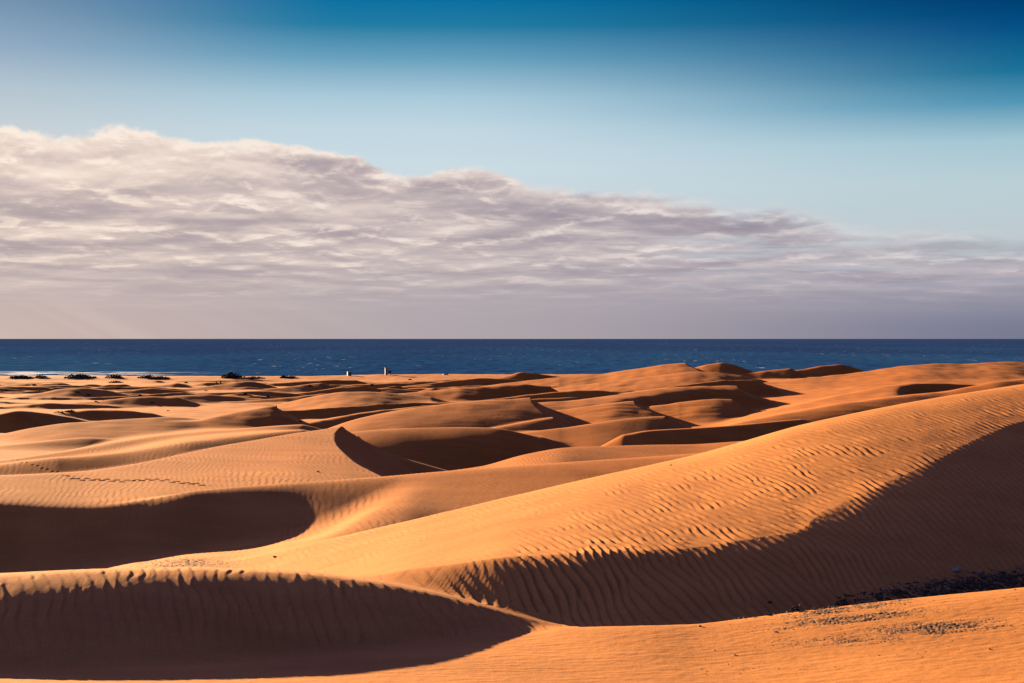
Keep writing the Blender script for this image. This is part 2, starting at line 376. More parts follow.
for x, y in feet:
    if y < 83.5 or x / y * F + CX > 208: continue
    q = .55 if x / y * F + CX < 64 else .8
    dent(x, y, random.uniform(-.25, .25), .19 * q, .19 * q, .07 * q)

def ground_z(x, y):
    i = int(np.clip(np.searchsorted(ROWS, y), 1, NY - 1)); j = int(np.clip(np.searchsorted(U, x / y), 1, NX - 1))
    ty_ = (y - ROWS[i - 1]) / (ROWS[i] - ROWS[i - 1]); tx_ = (x / y - U[j - 1]) / (U[j] - U[j - 1])
    a = Z[i - 1, j - 1] * (1 - tx_) + Z[i - 1, j] * tx_; b = Z[i, j - 1] * (1 - tx_) + Z[i, j] * tx_
    return float(a * (1 - ty_) + b * ty_)

# ------------------------------------------------------------------ materials
def material(name):
    m = bpy.data.materials.new(name); m.use_nodes = True
    nt = m.node_tree
    return m, nt, nt.nodes['Principled BSDF']
def N(nt, kind, **kw):
    n = nt.nodes.new(kind)
    for k, v in kw.items():
        if k in n.inputs.keys() if isinstance(k, str) else False: n.inputs[k].default_value = v
        else: setattr(n, k, v)
    return n
def simple(name, col, rough=.8, var=.15, scale=8.0, spec=.2):
    m, nt, b = material(name)
    tc = N(nt, 'ShaderNodeTexCoord'); no = N(nt, 'ShaderNodeTexNoise'); no.inputs['Scale'].default_value = scale; no.inputs['Detail'].default_value = 5
    nt.links.new(tc.outputs['Object'], no.inputs['Vector'])
    r = N(nt, 'ShaderNodeValToRGB'); nt.links.new(no.outputs['Fac'], r.inputs['Fac'])
    r.color_ramp.elements[0].position = .3; r.color_ramp.elements[1].position = .7
    r.color_ramp.elements[0].color = [c * (1 - var) for c in col] + [1]; r.color_ramp.elements[1].color = [min(1, c * (1 + var)) for c in col] + [1]
    nt.links.new(r.outputs['Color'], b.inputs['Base Color'])
    b.inputs['Roughness'].default_value = rough; b.inputs['Specular IOR Level'].default_value = spec
    return m

def sand_material():
    m, nt, b = material('wind_blown_sand'); L = nt.links.new
    geo = N(nt, 'ShaderNodeNewGeometry')
    def noise(scale, detail=4, rough=.55, sc=(1, 1, 1)):
        mp = N(nt, 'ShaderNodeMapping'); mp.inputs['Scale'].default_value = sc
        L(geo.outputs['Position'], mp.inputs['Vector'])
        n = N(nt, 'ShaderNodeTexNoise'); n.inputs['Scale'].default_value = scale; n.inputs['Detail'].default_value = detail; n.inputs['Roughness'].default_value = rough
        L(mp.outputs[0], n.inputs['Vector']); return n.outputs['Fac']
    def ramp(fac, stops):
        r = N(nt, 'ShaderNodeValToRGB'); e = r.color_ramp.elements
        while len(e) > 1: e.remove(e[-1])
        e[0].position = stops[0][0]; e[0].color = (*stops[0][1], 1)
        for p, c in stops[1:]:
            q = e.new(p); q.color = (*c, 1)
        L(fac, r.inputs['Fac']); return r.outputs['Color']
    def mix(fac, a, c, mode='MIX'):
        n = N(nt, 'ShaderNodeMix', data_type='RGBA', blend_type=mode)
        if isinstance(fac, float): n.inputs[0].default_value = fac
        else: L(fac, n.inputs[0])
        L(a, n.inputs[6]); L(c, n.inputs[7]); return n.outputs[2]
    broad = ramp(noise(.045, 5), [(.3, SAND_A), (.7, SAND_B)])
    red = ramp(noise(.045, 5), [(.3, SAND_FA), (.7, SAND_FB)])     # rustier far sand; its colour also offsets the blue skylight on flat ground
    sep = N(nt, 'ShaderNodeSeparateXYZ'); L(geo.outputs['Position'], sep.inputs[0])
    mr = N(nt, 'ShaderNodeMapRange', interpolation_type='SMOOTHSTEP'); mr.inputs[1].default_value = 72; mr.inputs[2].default_value = 135
    ad = N(nt, 'ShaderNodeMath', operation='MULTIPLY_ADD'); L(noise(.03, 3), ad.inputs[0]); ad.inputs[1].default_value = 40; L(sep.outputs['Y'], ad.inputs[2])
    L(ad.outputs[0], mr.inputs[0])
    broad = mix(mr.outputs[0], broad, red)
    streak = ramp(noise(.5, 6, .6, (.35, 1, 1)), [(.3, (.82, .79, .76)), (.7, (1.10, 1.10, 1.09))])
    grain = ramp(noise(14, 5, .7), [(.25, (.80, .77, .74)), (.75, (1.14, 1.15, 1.17))])
    col = mix(1.0, mix(1.0, broad, streak, 'MULTIPLY'), grain, 'MULTIPLY')
    at = N(nt, 'ShaderNodeAttribute', attribute_name='stony')
    pebble = ramp(noise(9, 5, .75), [(.32, (.10, .048, .025)), (.5, (.30, .15, .07)), (.7, (.55, .27, .12))])
    col = mix(at.outputs['Fac'], col, pebble)
    L(col, b.inputs['Base Color'])
    b.inputs['Roughness'].default_value = .95; b.inputs['Specular IOR Level'].default_value = .1
    bp = N(nt, 'ShaderNodeBump'); bp.inputs['Strength'].default_value = .35; bp.inputs['Distance'].default_value = .012
    L(noise(22, 4, .65), bp.inputs['Height'])
    b2 = N(nt, 'ShaderNodeBump'); b2.inputs['Strength'].default_value = .35; b2.inputs['Distance'].default_value = .035
    L(noise(1.0, 4, .6, (1.9, .55, 1)), b2.inputs['Height']); L(bp.outputs[0], b2.inputs['Normal']); L(b2.outputs[0], b.inputs['Normal'])
    return m
SAND_A, SAND_B = (.68, .240, .056), (.76, .292, .076)
SAND_FA, SAND_FB = (.54, .142, .015), (.68, .205, .030)
M_SAND = sand_material()

# ------------------------------------------------------------------ the terrain sheet
def structure(o): o['kind'] = 'structure'; return o
def grid_mesh(name, co, ny, nx, mat):
    me = bpy.data.meshes.new(name); n = ny * nx
    me.vertices.add(n); me.vertices.foreach_set('co', np.ascontiguousarray(co, np.float32).ravel())
    idx = np.arange(n, dtype=np.int32).reshape(ny, nx)
    q = np.stack([idx[:-1, :-1], idx[:-1, 1:], idx[1:, 1:], idx[1:, :-1]], -1).reshape(-1, 4)
    me.loops.add(q.size); me.loops.foreach_set('vertex_index', q.ravel())
    me.polygons.add(len(q)); me.polygons.foreach_set('loop_start', np.arange(0, q.size, 4, dtype=np.int32))
    me.polygons.foreach_set('use_smooth', np.ones(len(q), bool)); me.update()
    me.materials.append(mat)
    o = bpy.data.objects.new(name, me); COL.objects.link(o); return o
co = np.empty((NY, NX, 3), np.float32); co[..., 0] = XX; co[..., 1] = YY; co[..., 2] = Z
terrain = structure(grid_mesh('sand_dunes', co, NY, NX, M_SAND))
at = terrain.data.attributes.new('stony', 'FLOAT', 'POINT'); at.data.foreach_set('value', STONY.astype(np.float32).ravel())
del co

# ------------------------------------------------------------------ sea
def sea_material():
    m, nt, b = material('sea_water'); L = nt.links.new
    geo = N(nt, 'ShaderNodeNewGeometry')
    def noise(sc, scale=1.0, detail=4, rough=.55):
        mp = N(nt, 'ShaderNodeMapping'); mp.inputs['Scale'].default_value = sc
        L(geo.outputs['Position'], mp.inputs['Vector'])
        n = N(nt, 'ShaderNodeTexNoise'); n.inputs['Scale'].default_value = scale; n.inputs['Detail'].default_value = detail; n.inputs['Roughness'].default_value = rough
        L(mp.outputs[0], n.inputs['Vector']); return n.outputs['Fac']
    def math_(op, a, c):
        n = N(nt, 'ShaderNodeMath', operation=op)
        for i, v in enumerate((a, c)):
            if isinstance(v, (int, float)): n.inputs[i].default_value = v
            else: L(v, n.inputs[i])
        return n.outputs[0]
    def step(v, a, c):
        n = N(nt, 'ShaderNodeMapRange', interpolation_type='SMOOTHSTEP'); n.inputs[1].default_value = a; n.inputs[2].default_value = c
        L(v, n.inputs[0]); return n.outputs[0]
    def mix(f, a, c):
        n = N(nt, 'ShaderNodeMix', data_type='RGBA')
        L(f, n.inputs[0])
        for i, v in ((6, a), (7, c)):
            if isinstance(v, tuple): n.inputs[i].default_value = (*v, 1)
            else: L(v, n.inputs[i])
        return n.outputs[2]
    sep = N(nt, 'ShaderNodeSeparateXYZ'); L(geo.outputs['Position'], sep.inputs[0])
    y = sep.outputs['Y']
    deep = mix(step(y, 850, 3200), SEA_NEAR, SEA_FAR)
    chop = noise((.05, .012, 1), 1, 6, .7)
    deep = mix(step(y, 5000, 30000), deep, (.05, .062, .125))  # greyer far out: horizon haze and sky reflection put into the water colour
    big = noise((.0022, .0005, 1), 1, 4, .6)
    deep = mix(step(big, .38, .62), deep, mix(step(y, 850, 4000), (.026, .10, .22), (.03, .062, .17)))
    c1 = mix(step(chop, .35, .68), deep, (.022, .07, .20))
    mul = N(nt, 'ShaderNodeMix', data_type='RGBA', blend_type='MULTIPLY'); mul.inputs[0].default_value = 1
    dk = mix(step(noise((.11, .02, 1), 1, 5, .65), .3, .6), (.55, .58, .65), (1.15, 1.12, 1.08))
    L(c1, mul.inputs[6]); L(dk, mul.inputs[7])
    caps = math_('MULTIPLY', step(noise((.12, .035, 1), 1, 4, .55), .645, .70), step(noise((.008, .0022, 1), 1, 3), .46, .66))
    # lines of surf along the beach
    wob = math_('ADD', y, math_('MULTIPLY', noise((.012, .004, 1), 1, 3), 70.0))
    wob = math_('ADD', wob, math_('MULTIPLY', sep.outputs['X'], .12))
    fo = math_('MULTIPLY', step(wob, 985, 940), step(noise((.045, .03, 1), 1, 4, .65), .44, .54))
    fo = math_('MULTIPLY', fo, step(sep.outputs['X'], -165, -240))
    foam = math_('MAXIMUM', caps, fo)
    L(mix(foam, mul.outputs[2], (.78, .80, .82)), b.inputs['Base Color'])
    b.inputs['Roughness'].default_value = .55; b.inputs['Specular IOR Level'].default_value = .0
    bp = N(nt, 'ShaderNodeBump'); bp.inputs['Strength'].default_value = .5; bp.inputs['Distance'].default_value = 1.2
    L(chop, bp.inputs['Height']); L(bp.outputs[0], b.inputs['Normal'])
    return m
SEA_NEAR, SEA_FAR = (.014, .056, .165), (.022, .042, .125)
sy_ = np.concatenate([np.linspace(700, 1100, 41), np.geomspace(1150, 90000, 60)]); sx_ = np.linspace(-1, 1, 41)
co = np.zeros((len(sy_), len(sx_), 3), np.float32)
co[..., 0] = sx_[None] * (sy_[:, None] * 1.6 + 3000); co[..., 1] = sy_[:, None]
sea = structure(grid_mesh('sea', co, len(sy_), len(sx_), sea_material()))

# ------------------------------------------------------------------ things
import bmesh
from mathutils import Matrix, Vector as V3
def link_mesh(name, bm, mat, parent=None, smooth=False):
    me = bpy.data.meshes.new(name); bm.to_mesh(me); bm.free()
    if smooth: me.polygons.foreach_set('use_smooth', [True] * len(me.polygons))
    me.materials.append(mat)
    o = bpy.data.objects.new(name, me); COL.objects.link(o); o.parent = parent
    return o
def tag(o, label, cat, group=None):
    o['label'] = label; o['category'] = cat
    if group: o['group'] = group
    return o
def empty(name, loc, rz=0):
    o = bpy.data.objects.new(name, None); COL.objects.link(o); o.location = loc; o.rotation_euler = (0, 0, rz); o.empty_display_size = .2
    return o
def box(bm, x0, x1, y0, y1, z0, z1, bevel=0):
    v = [bm.verts.new((x, y, z)) for z in (z0, z1) for x, y in ((x0, y0), (x1, y0), (x1, y1), (x0, y1))]
    f = [(0, 3, 2, 1), (4, 5, 6, 7), (0, 1, 5, 4), (1, 2, 6, 5), (2, 3, 7, 6), (3, 0, 4, 7)]
    fs = [bm.faces.new([v[i] for i in q]) for q in f]
    if bevel: bmesh.ops.bevel(bm, geom=list({e for q in fs for e in q.edges}), offset=bevel, segments=1, affect='EDGES')
def tube(bm, a, b, r0, r1, n=7):
    a, b = V3(a), V3(b); d = (b - a).normalized(); s = d.orthogonal().normalized(); t = d.cross(s)
    ra = [bm.verts.new(a + (s * math.cos(k * 2 * math.pi / n) + t * math.sin(k * 2 * math.pi / n)) * r0) for k in range(n)]
    rb = [bm.verts.new(b + (s * math.cos(k * 2 * math.pi / n) + t * math.sin(k * 2 * math.pi / n)) * r1) for k in range(n)]
    for k in range(n): bm.faces.new((ra[k], ra[(k + 1) % n], rb[(k + 1) % n], rb[k]))
    bm.faces.new(rb); bm.faces.new(ra[::-1])

M_LEAF = simple('tamarisk_leaf', (.10, .085, .04), .8, .5, 1.2)
M_DRY = simple('dry_leaf', (.05, .04, .028), .85, .45, 6)
M_STEM = simple('grey_brown_bark', (.11, .075, .05), .9, .3, 10)
M_WHITE = simple('white_paint', (.46, .41, .36), .6, .05, 3)
M_CREAM = simple('weathered_cream_board', (.36, .27, .21), .7, .12, 3)
M_ROOF = simple('dark_roof_board', (.07, .05, .045), .8, .2, 3)
M_RED = simple('dark_red_panel', (.20, .03, .035), .6, .15, 3)
M_WOOD = simple('grey_timber', (.25, .18, .13), .85, .25, 6)
M_SKIN = simple('skin', (.36, .19, .12), .6, .05, 20)
M_HAIR = simple('dark_hair', (.02, .014, .01), .6, .2, 30)
M_STONE = simple('dark_basalt', (.10, .065, .036), .85, .4, 12)
M_STONE2 = simple('grey_stone', (.36, .27, .19), .85, .25, 12)

def leaves(w, d, h, n, size, seed, lobes=5):
    """a crown of small leaf-clump faces, uneven in outline, resting on the ground"""
    r = random.Random(seed); bm = bmesh.new()
    lb = [(r.uniform(-.34, .34) * w, r.uniform(-.3, .3) * d, r.uniform(.22, .42) * w, r.uniform(.5, 1.0) * h) for _ in range(lobes)]
    lb.append((0, 0, .33 * w, h))
    for _ in range(n):
        cx, cy, cr, ch = r.choice(lb)
        th = r.uniform(0, 2 * math.pi); ph = math.acos(r.uniform(0, 1)); q = r.uniform(.55, 1.04)
        p = V3((cx + cr * q * math.sin(ph) * math.cos(th), cy + cr * q * math.sin(ph) * math.sin(th) * d / w * 1.3, max(.02, ch * q * math.cos(ph) - .02)))
        nrm = V3((r.gauss(0, 1), r.gauss(0, 1), r.gauss(.3, 1))).normalized(); s = nrm.orthogonal().normalized(); t = nrm.cross(s)
        k = size * r.uniform(.5, 1.3)
        vs = [bm.verts.new(p + s * a * k + t * b * k * .7) for a, b in ((-1, -.4), (-.2, -1), (1, -.2), (.7, .9), (-.6, .8))]
        bm.faces.new(vs)
    return bm
def bush(px, py, wpx, hpx, label, dist=None, name='coastal_bush', group=None, mat=None, seed=1, cat='bush', sink=.1, n=500, depth=.7, lift=0):
    if dist is None: y, z = on_surface(px, py)
    else: y = dist
    x = (px - CX) / F * y
    z = ground_z(x, y)
    w = .88 * wpx * y / F; h = .86 * hpx * y / F
    e = empty(name, (x, y, z - sink * min(1, h)))
    tag(e, label, cat, group)
    link_mesh('foliage', leaves(w, w * depth, h + sink * min(1, h), n, w * .045 + .0, seed, 6), mat or M_LEAF, e)
    bm = bmesh.new(); r = random.Random(seed + 99)
    for k in range(4):
        tube(bm, (r.uniform(-.05, .05) * w, r.uniform(-.05, .05) * w, -.1 * h), (r.uniform(-.25, .25) * w, r.uniform(-.2, .2) * w * depth, h * r.uniform(.5, .8)), .018 * w, .006 * w, 5)
    link_mesh('stem', bm, M_STEM, e)
    return e

G = 'dark bushes along the beach'
FD = 694
bush(22, 377, 27, 3.4, 'long low dark bush at the far left of the beach, surf just behind it', FD, group=G, seed=3)
bush(42, 376, 14, 5.0, 'small dome-shaped dark bush, second from the left along the white surf', FD, group=G, seed=4)
bush(80, 376, 27, 5.2, 'wide two-humped dark bush in front of the white surf', FD, group=G, seed=5)
bush(115, 375, 18, 5.2, 'dark bush with a steep left side where the white surf thins out', FD, group=G, seed=6)
bush(147, 377, 20, 4.2, 'dark peaked bush just right of where the surf ends', FD, group=G, seed=7)
bush(162, 378, 24, 2.6, 'flat dark strip of scrub trailing right of the peaked bush', FD - 6, group=G, seed=8)
bush(117, 381, 16, 2.6, 'low flat bush on the sand below the steep-sided beach bush', 640, group=G, seed=9)
bush(230, 376, 24, 6.6, 'tallest dark dome-shaped bush on the beach, standing alone left of the huts', FD, group=G, seed=10, n=700)
bush(252, 377, 22, 2.6, 'low dark scrub trailing right of the tallest beach bush', FD - 4, group=G, seed=11)
bush(290, 376, 22, 2.8, 'faint low bush on the beach skyline between the tallest bush and the white hut', FD, group=G, seed=12)
bush(237, 390.5, 4, 2.4, 'tiny dry brown bush on the sand to the right of the two walkers', 520, 'dry_bush', mat=M_DRY, seed=13, n=160)
bush(22, 405.5, 18, 3.4, 'dark low shrub above the shaded dune face at the left edge', 240, 'dark_dune_clump', group='shrubs among the left dunes', seed=14)
bush(57, 405, 16, 3.6, 'dark shrub in the hollow right of the one at the left edge', 250, 'dark_dune_clump', group='shrubs among the left dunes', seed=15)
bush(71, 406.5, 12, 2.6, 'small flat shrub touching the hollow shrub on its right side', 247, 'dark_dune_clump', group='shrubs among the left dunes', seed=16)
bush(428, 404.5, 9, 2.6, 'small dark clump in place of a shadowed hollow on the rim of the lit dune behind the sharp barchan', 232, 'dark_dune_clump', seed=17)  # low clump added where a shadowed hollow darkens the ridge
bush(797, 610, 15, 10, 'round dark dry shrub on the shaded side of the foreground rim', 41.55, 'dry_shrub', mat=M_DRY, seed=18, n=650, lift=0, sink=.03)
bush(810, 609, 8, 6, 'small dark sprig beside the round dry shrub on the rim', 41.5, 'dry_shrub', mat=M_DRY, seed=19, n=200, sink=.03)

# beach lookout, hut and boat
def at(px, dist, dz=0):
    x = (px - CX) / F * dist; return (x, dist, ground_z(x, dist) + dz)
t = empty('lifeguard_tower', at(387.5, 704, -.1), .25)
tag(t, 'small beach lookout tower with a dark flat roof and a dark red panel', 'lifeguard tower')
bm = bmesh.new(); box(bm, -1.35, 1.45, -1.1, 1.1, 3.25, 3.42, .04); box(bm, -1.2, 1.3, -.95, .95, 3.15, 3.25); link_mesh('roof', bm, M_ROOF, t)
bm = bmesh.new(); box(bm, -1.1, -.35, -.8, .8, .05, 3.15, .02); link_mesh('side_wall', bm, M_CREAM, t)
bm = bmesh.new(); box(bm, -.35, 1.5, -.85, .85, 1.0, 1.12, .02); link_mesh('platform', bm, M_WOOD, t)
bm = bmesh.new(); box(bm, .1, 1.5, -.92, -.85, 1.12, 1.95, .02); link_mesh('panel', bm, M_RED, t)
for a, b in ((1.3, -.75), (1.3, .75), (-.2, -.75)):
    bm = bmesh.new(); tube(bm, (a, b, 0), (a, b, 3.15 if b > 0 or a < 0 else 1.0), .07, .06); link_mesh('leg', bm, M_WOOD, t)
t = empty('beach_hut', at(349, 702, -.1), .35)
tag(t, 'small white walled beach hut with its shaded side coloured dark, left of the lookout tower', 'hut')
bm = bmesh.new(); box(bm, -.75, -.05, -.75, .75, 0, 1.9, .02); link_mesh('white_wall', bm, M_WHITE, t)
bm = bmesh.new(); box(bm, -.05, .85, -.72, .72, 0, 1.75, .02); link_mesh('shaded_half', bm, M_WOOD, t)  # darker timber colour stands in for the hut's shaded right side
bm = bmesh.new(); box(bm, -.85, .95, -.85, .85, 1.9, 2.02, .02); link_mesh('roof', bm, M_ROOF, t)
bm = bmesh.new(); box(bm, .15, .65, -.76, -.72, 0, 1.55, .01); link_mesh('door', bm, M_ROOF, t)
def hull(L, W, Hh):
    bm = bmesh.new(); n, m = 14, 9; g = []
    for i in range(n):
        s = i / (n - 1) * 2 - 1; w = W * (1 - abs(s) ** 2.6) * .5 + .02; hz = Hh * (1 - .35 * abs(s) ** 3)
        g.append([bm.verts.new((s * L / 2, w * math.cos(math.pi * k / (m - 1)), hz * math.sin(math.pi * k / (m - 1)) ** .8)) for k in range(m)])
    for i in range(n - 1):
        for k in range(m - 1): bm.faces.new((g[i][k], g[i + 1][k], g[i + 1][k + 1], g[i][k + 1]))
    return bm
b = empty('beached_boat', at(445.5, 700, .05), -.5)
tag(b, 'small white upturned boat lying low on the beach, right of the lookout tower', 'boat')
link_mesh('hull', hull(2.8, 1.3, .5), M_WHITE, b, True)
bm = bmesh.new(); box(bm, -1.2, 1.2, -.03, .03,   .47, .55, .01); link_mesh('keel', bm, M_WOOD, b)

# tufts of scrub
TUFT = [leaves(1, .8, .42, 240, .10, 70 + k, 0) for k in range(3)]
TM = []
for k, b_ in enumerate(TUFT):
    me = bpy.data.meshes.new('scrub_tuft'); b_.to_mesh(me); b_.free(); me.materials.append(M_LEAF); TM.append(me)
for k, (px, py, w) in enumerate(((6, 391, 2.2), (78, 393, 1.6), (88, 395.5, 2.0), (140, 396, 1.5), (96, 402, 1.3), (152, 403, 1.6), (168, 411, 1.2), (118, 389, 2.4), (34, 386, 2.6), (186, 383, 2.8), (206, 391, 1.8), (245, 394, 1.7), (268, 397, 1.4), (310, 386, 2.2), (372, 386, 2.0), (410, 380, 2.8), (300, 422, 1.0), (62, 413, 1.1))):
    y, z = on_surface(px, py); o = bpy.data.objects.new('scrub_tuft', TM[k % 3]); COL.objects.link(o)
    o.location = ((px - CX) / F * y, y, z - .05); o.scale = (w * .85, w * .7, w * random.uniform(.35, .6)); o.rotation_euler = (0, 0, k * 1.3)
    tag(o, 'tiny dark tuft of scrub on the far dunes of the left half', 'scrub', 'scrub tufts scattered over the far dunes')

# two walkers
def person(px, dist, label, cloth, legs, phase, rz, hgt):
    e = empty('person', at(px, dist, 0), rz); tag(e, label, 'person', 'walkers on the far dunes')
    me = bpy.data.meshes.new('body')
    s = hgt / 1.75; st = .22 * phase
    P = {'pel': (0, 0, .95), 'ch': (0, .02, 1.28), 'nk': (0, .03, 1.48), 'hd': (0, .05, 1.60), 'ht': (0, .05, 1.70),
         'sl': (-.19, 0, 1.42), 'el': (-.25, -st * .7, 1.14), 'hl': (-.25, -st * 1.1 + .08, .88),
         'sr': (.19, 0, 1.42), 'er': (.25, st * .7, 1.14), 'hr': (.25, st * 1.1 + .08, .88),
         'pl': (-.10, 0, .90), 'kl': (-.11, st * .8 + .03, .50), 'al': (-.11, st * 1.2, .09), 'fl': (-.12, st * 1.2 + .16, .03),
         'pr': (.10, 0, .90), 'kr': (.11, -st * .5 + .04, .50), 'ar': (.11, -st * 1.3, .09), 'fr': (.12, -st * 1.3 + .16, .03)}
    R = {'pel': .15, 'ch': .155, 'nk': .06, 'hd': .10, 'ht': .085, 'sl': .07, 'el': .045, 'hl': .04, 'sr': .07, 'er': .045, 'hr': .04,
         'pl': .10, 'kl': .065, 'al': .045, 'fl': .045, 'pr': .10, 'kr': .065, 'ar': .045, 'fr': .045}
    names = list(P); E = [('pel', 'ch'), ('ch', 'nk'), ('nk', 'hd'), ('hd', 'ht'), ('ch', 'sl'), ('sl', 'el'), ('el', 'hl'), ('ch', 'sr'), ('sr', 'er'), ('er', 'hr'),
         ('pel', 'pl'), ('pl', 'kl'), ('kl', 'al'), ('al', 'fl'), ('pel', 'pr'), ('pr', 'kr'), ('kr', 'ar'), ('ar', 'fr')]
    me.from_pydata([tuple(c * s for c in P[n]) for n in names], [(names.index(a), names.index(b)) for a, b in E], [])
    tmp = bpy.data.objects.new('body', me); COL.objects.link(tmp)
    sk = tmp.modifiers.new('skin', 'SKIN'); sv = me.skin_vertices[0].data
    for i, n in enumerate(names): sv[i].radius = (R[n] * s, R[n] * s)
    sv[0].use_root = True
    su = tmp.modifiers.new('sub', 'SUBSURF'); su.levels = su.render_levels = 1
    dg = bpy.context.evaluated_depsgraph_get()
    m2 = bpy.data.meshes.new_from_object(tmp.evaluated_get(dg)); m2.name = 'body'
    bpy.data.objects.remove(tmp)
    m2.materials.clear()
    for m in (M_SKIN, cloth, legs): m2.materials.append(m)
    for p in m2.polygons:
        z = p.center.z / s; x = abs(p.center.x) / s
        p.material_index = 2 if (z < .96 and x < .21) else (1 if z < 1.46 and not (x > .2 and z < 1.15) else 0)
        p.use_smooth = True
    o = bpy.data.objects.new('body', m2); COL.objects.link(o); o.parent = e
    bm = bmesh.new(); bmesh.ops.create_icosphere(bm, subdivisions=2, radius=.105 * s, matrix=Matrix.Translation((0, .035 * s, 1.67 * s)) @ Matrix.Diagonal((.9, 1, .85, 1)))
    link_mesh('hair', bm, M_HAIR, e, True)
M_C1 = simple('dark_jacket', (.03, .022, .03), .85, .2, 10); M_C2 = simple('brown_jacket', (.09, .04, .025), .85, .2, 10); M_TR = simple('dark_trousers', (.025, .02, .025), .85, .2, 10)
person(216.4, 520, 'person in dark clothing standing on a distant dune, the left of two', M_C1, M_TR, .4, .5, 1.72)
person(220.6, 521, 'person in a brown top standing on a distant dune, right of the darker one', M_C2, M_TR, -.8, -.3, 1.82)

# stones
def stone_mesh(seed, flat=.6):
    r = random.Random(seed); bm = bmesh.new()
    bmesh.ops.create_icosphere(bm, subdivisions=2, radius=1)
    ax = [V3((r.gauss(0, 1), r.gauss(0, 1), r.gauss(0, 1))).normalized() for _ in range(9)]; cut = [r.uniform(.55, .95) for _ in ax]
    for v in bm.verts:
        for a, c in zip(ax, cut):
            dd = v.co.dot(a)
            if dd > c: v.co -= a * (dd - c)
        v.co *= r.uniform(.95, 1.05); v.co.z *= flat
    me = bpy.data.meshes.new('stone'); bm.to_mesh(me); bm.free(); return me
DARKM = [stone_mesh(k, .55 + .1 * (k % 4)) for k in range(9)]
for me in DARKM: me.materials.append(M_STONE)
PALEM = [stone_mesh(40 + k, .5) for k in range(3)]
for me in PALEM: me.materials.append(M_STONE2)
def stone(me, x, y, r, label, group=None, name='stone'):
    o = bpy.data.objects.new(name, me); COL.objects.link(o)
    o.location = (x, y, ground_z(x, y) + r * .18); q = random.uniform(.7, 1.3); o.scale = (r * q, r / q, r * random.uniform(.8, 1.2))
    o.rotation_euler = (random.uniform(-.3, .3), random.uniform(-.3, .3), random.uniform(0, 6.28))
    return tag(o, label, 'stone', group)
def gully(k):
    while True:
        px = random.uniform(832, 1075); t_ = (px - 832) / 192
        hi = 604 - 33 * t_ ** .8; lo = 612 - 24 * t_
        if random.random() > .25 + t_: continue
        y, z = on_surface(px, random.uniform(hi, lo))
        if y > 43: return (px - CX) / F * y, y
for k in range(150):
    x, y = gully(k)
    stone(random.choice(DARKM), x, y, random.choice((.03, .04, .05, .06, .07, .09, .12)), 'dark angular stone among many in the shaded gully behind the foreground rim', 'dark stones in the shaded gully')
for k in range(46):
    px = 705 + 135 * random.random() ** .7; ry = float(np.interp(px, [700, 800, 900], [41.2, 41.3, 41.3])) + random.uniform(.03, .32)
    stone(random.choice(DARKM), (px - CX) / F * ry, ry, random.choice((.02, .025, .03, .04, .055)), 'small dark stone in the thin line along the foreground rim, left of the gully', 'dark stones along the foreground rim')
for px, y, r, lab in ((957, 46.2, .17, 'large pale stone among the dark stones of the gully'), (980, 46.4, .11, 'small pale stone right of the large pale one in the gully')):
    stone(PALEM[0], (px - CX) / F * y, y, r, lab, name='pale_stone')
def on_apron(px, py):
    y, z = on_surface(px, py); return (px - CX) / F * y, y
for px, py, r, me, lab in ((776, 632.5, .05, PALEM[1], 'pale stone lying alone on the lit foreground sand'), (715, 651, .022, DARKM[1], 'dark pebble far left on the lit foreground sand'),
        (735, 655.5, .026, DARKM[3], 'dark flat pebble just right and below the far left one'), (990, 650, .03, DARKM[2], 'dark stone near the bottom right corner'),
        (770, 603.5, .07, DARKM[4], 'flat dark stone half buried in the shaded ripples left of the round shrub'), (671, 465.5, .045, DARKM[5], 'small dark stone alone on the crest of the big dune'),
        (734, 441.5, .06, DARKM[6], 'dark stone on the skyline of the big dune, left of its twin'), (739, 440.5, .05, DARKM[7], 'dark stone on the skyline of the big dune, right of its twin'),
        (318, 472, .10, DARKM[0], 'lone dark stone on the rippled slope below the sharp barchan'), (275, 557.5, .08, DARKM[8], 'dark stone at the foot of the shaded slope beside the stony patch'),
        (700, 627, .06, DARKM[2], 'dark stone on the rim left of the round shrub')):
    x, y = on_apron(px, py); stone(me, x, y, r, lab, name='stone')
# loose gravel and plant litter, far too much of it to count
def gravel(name, spots, mat, sizes, seed):
    r = random.Random(seed); vs = []; fs = []
    for x, y in spots:
        s = r.choice(sizes) * r.uniform(.7, 1.3); z = ground_z(x, y); a = r.uniform(0, 6.28); b0 = len(vs); el_ = r.uniform(.8, 2.2)
        for k in range(5):
            th = a + k * 1.2566; d = s * r.uniform(.7, 1.2)
            u, v = d * math.cos(th) * el_, d * math.sin(th)
            vs.append((x + u, y + v, z - s * .25))
        for k in range(5):
            th = a + k * 1.2566 + .3; d = s * r.uniform(.35, .7)
            u, v = d * math.cos(th) * el_, d * math.sin(th)
            vs.append((x + u, y + v, z + s * r.uniform(.2, .5)))
        for k in range(5):
            q = (k + 1) % 5; fs.append((b0 + k, b0 + q, b0 + 5 + q, b0 + 5 + k))
        fs.append(tuple(b0 + 5 + k for k in range(5)))
    me = bpy.data.meshes.new(name); me.from_pydata(vs, [], fs); me.materials.append(mat)
    o = bpy.data.objects.new(name, me); COL.objects.link(o); o['kind'] = 'stuff'
    return o
rr = random.Random(5); spots = []
SI = STONY[:, :]
def stony_at(x, y):
    i = int(np.clip(np.searchsorted(ROWS, y), 0, NY - 1)); j = int(np.clip(np.searchsorted(U, x / y), 0, NX - 1)); return STONY[i, j]
while len(spots) < 5500:
    y = rr.uniform(36.2, 43.5); px = rr.uniform(690, 1080); x = (px - CX) / F * y
    p = stony_at(x, y)
    if rr.random() < .012 + p: spots.append((x, y))
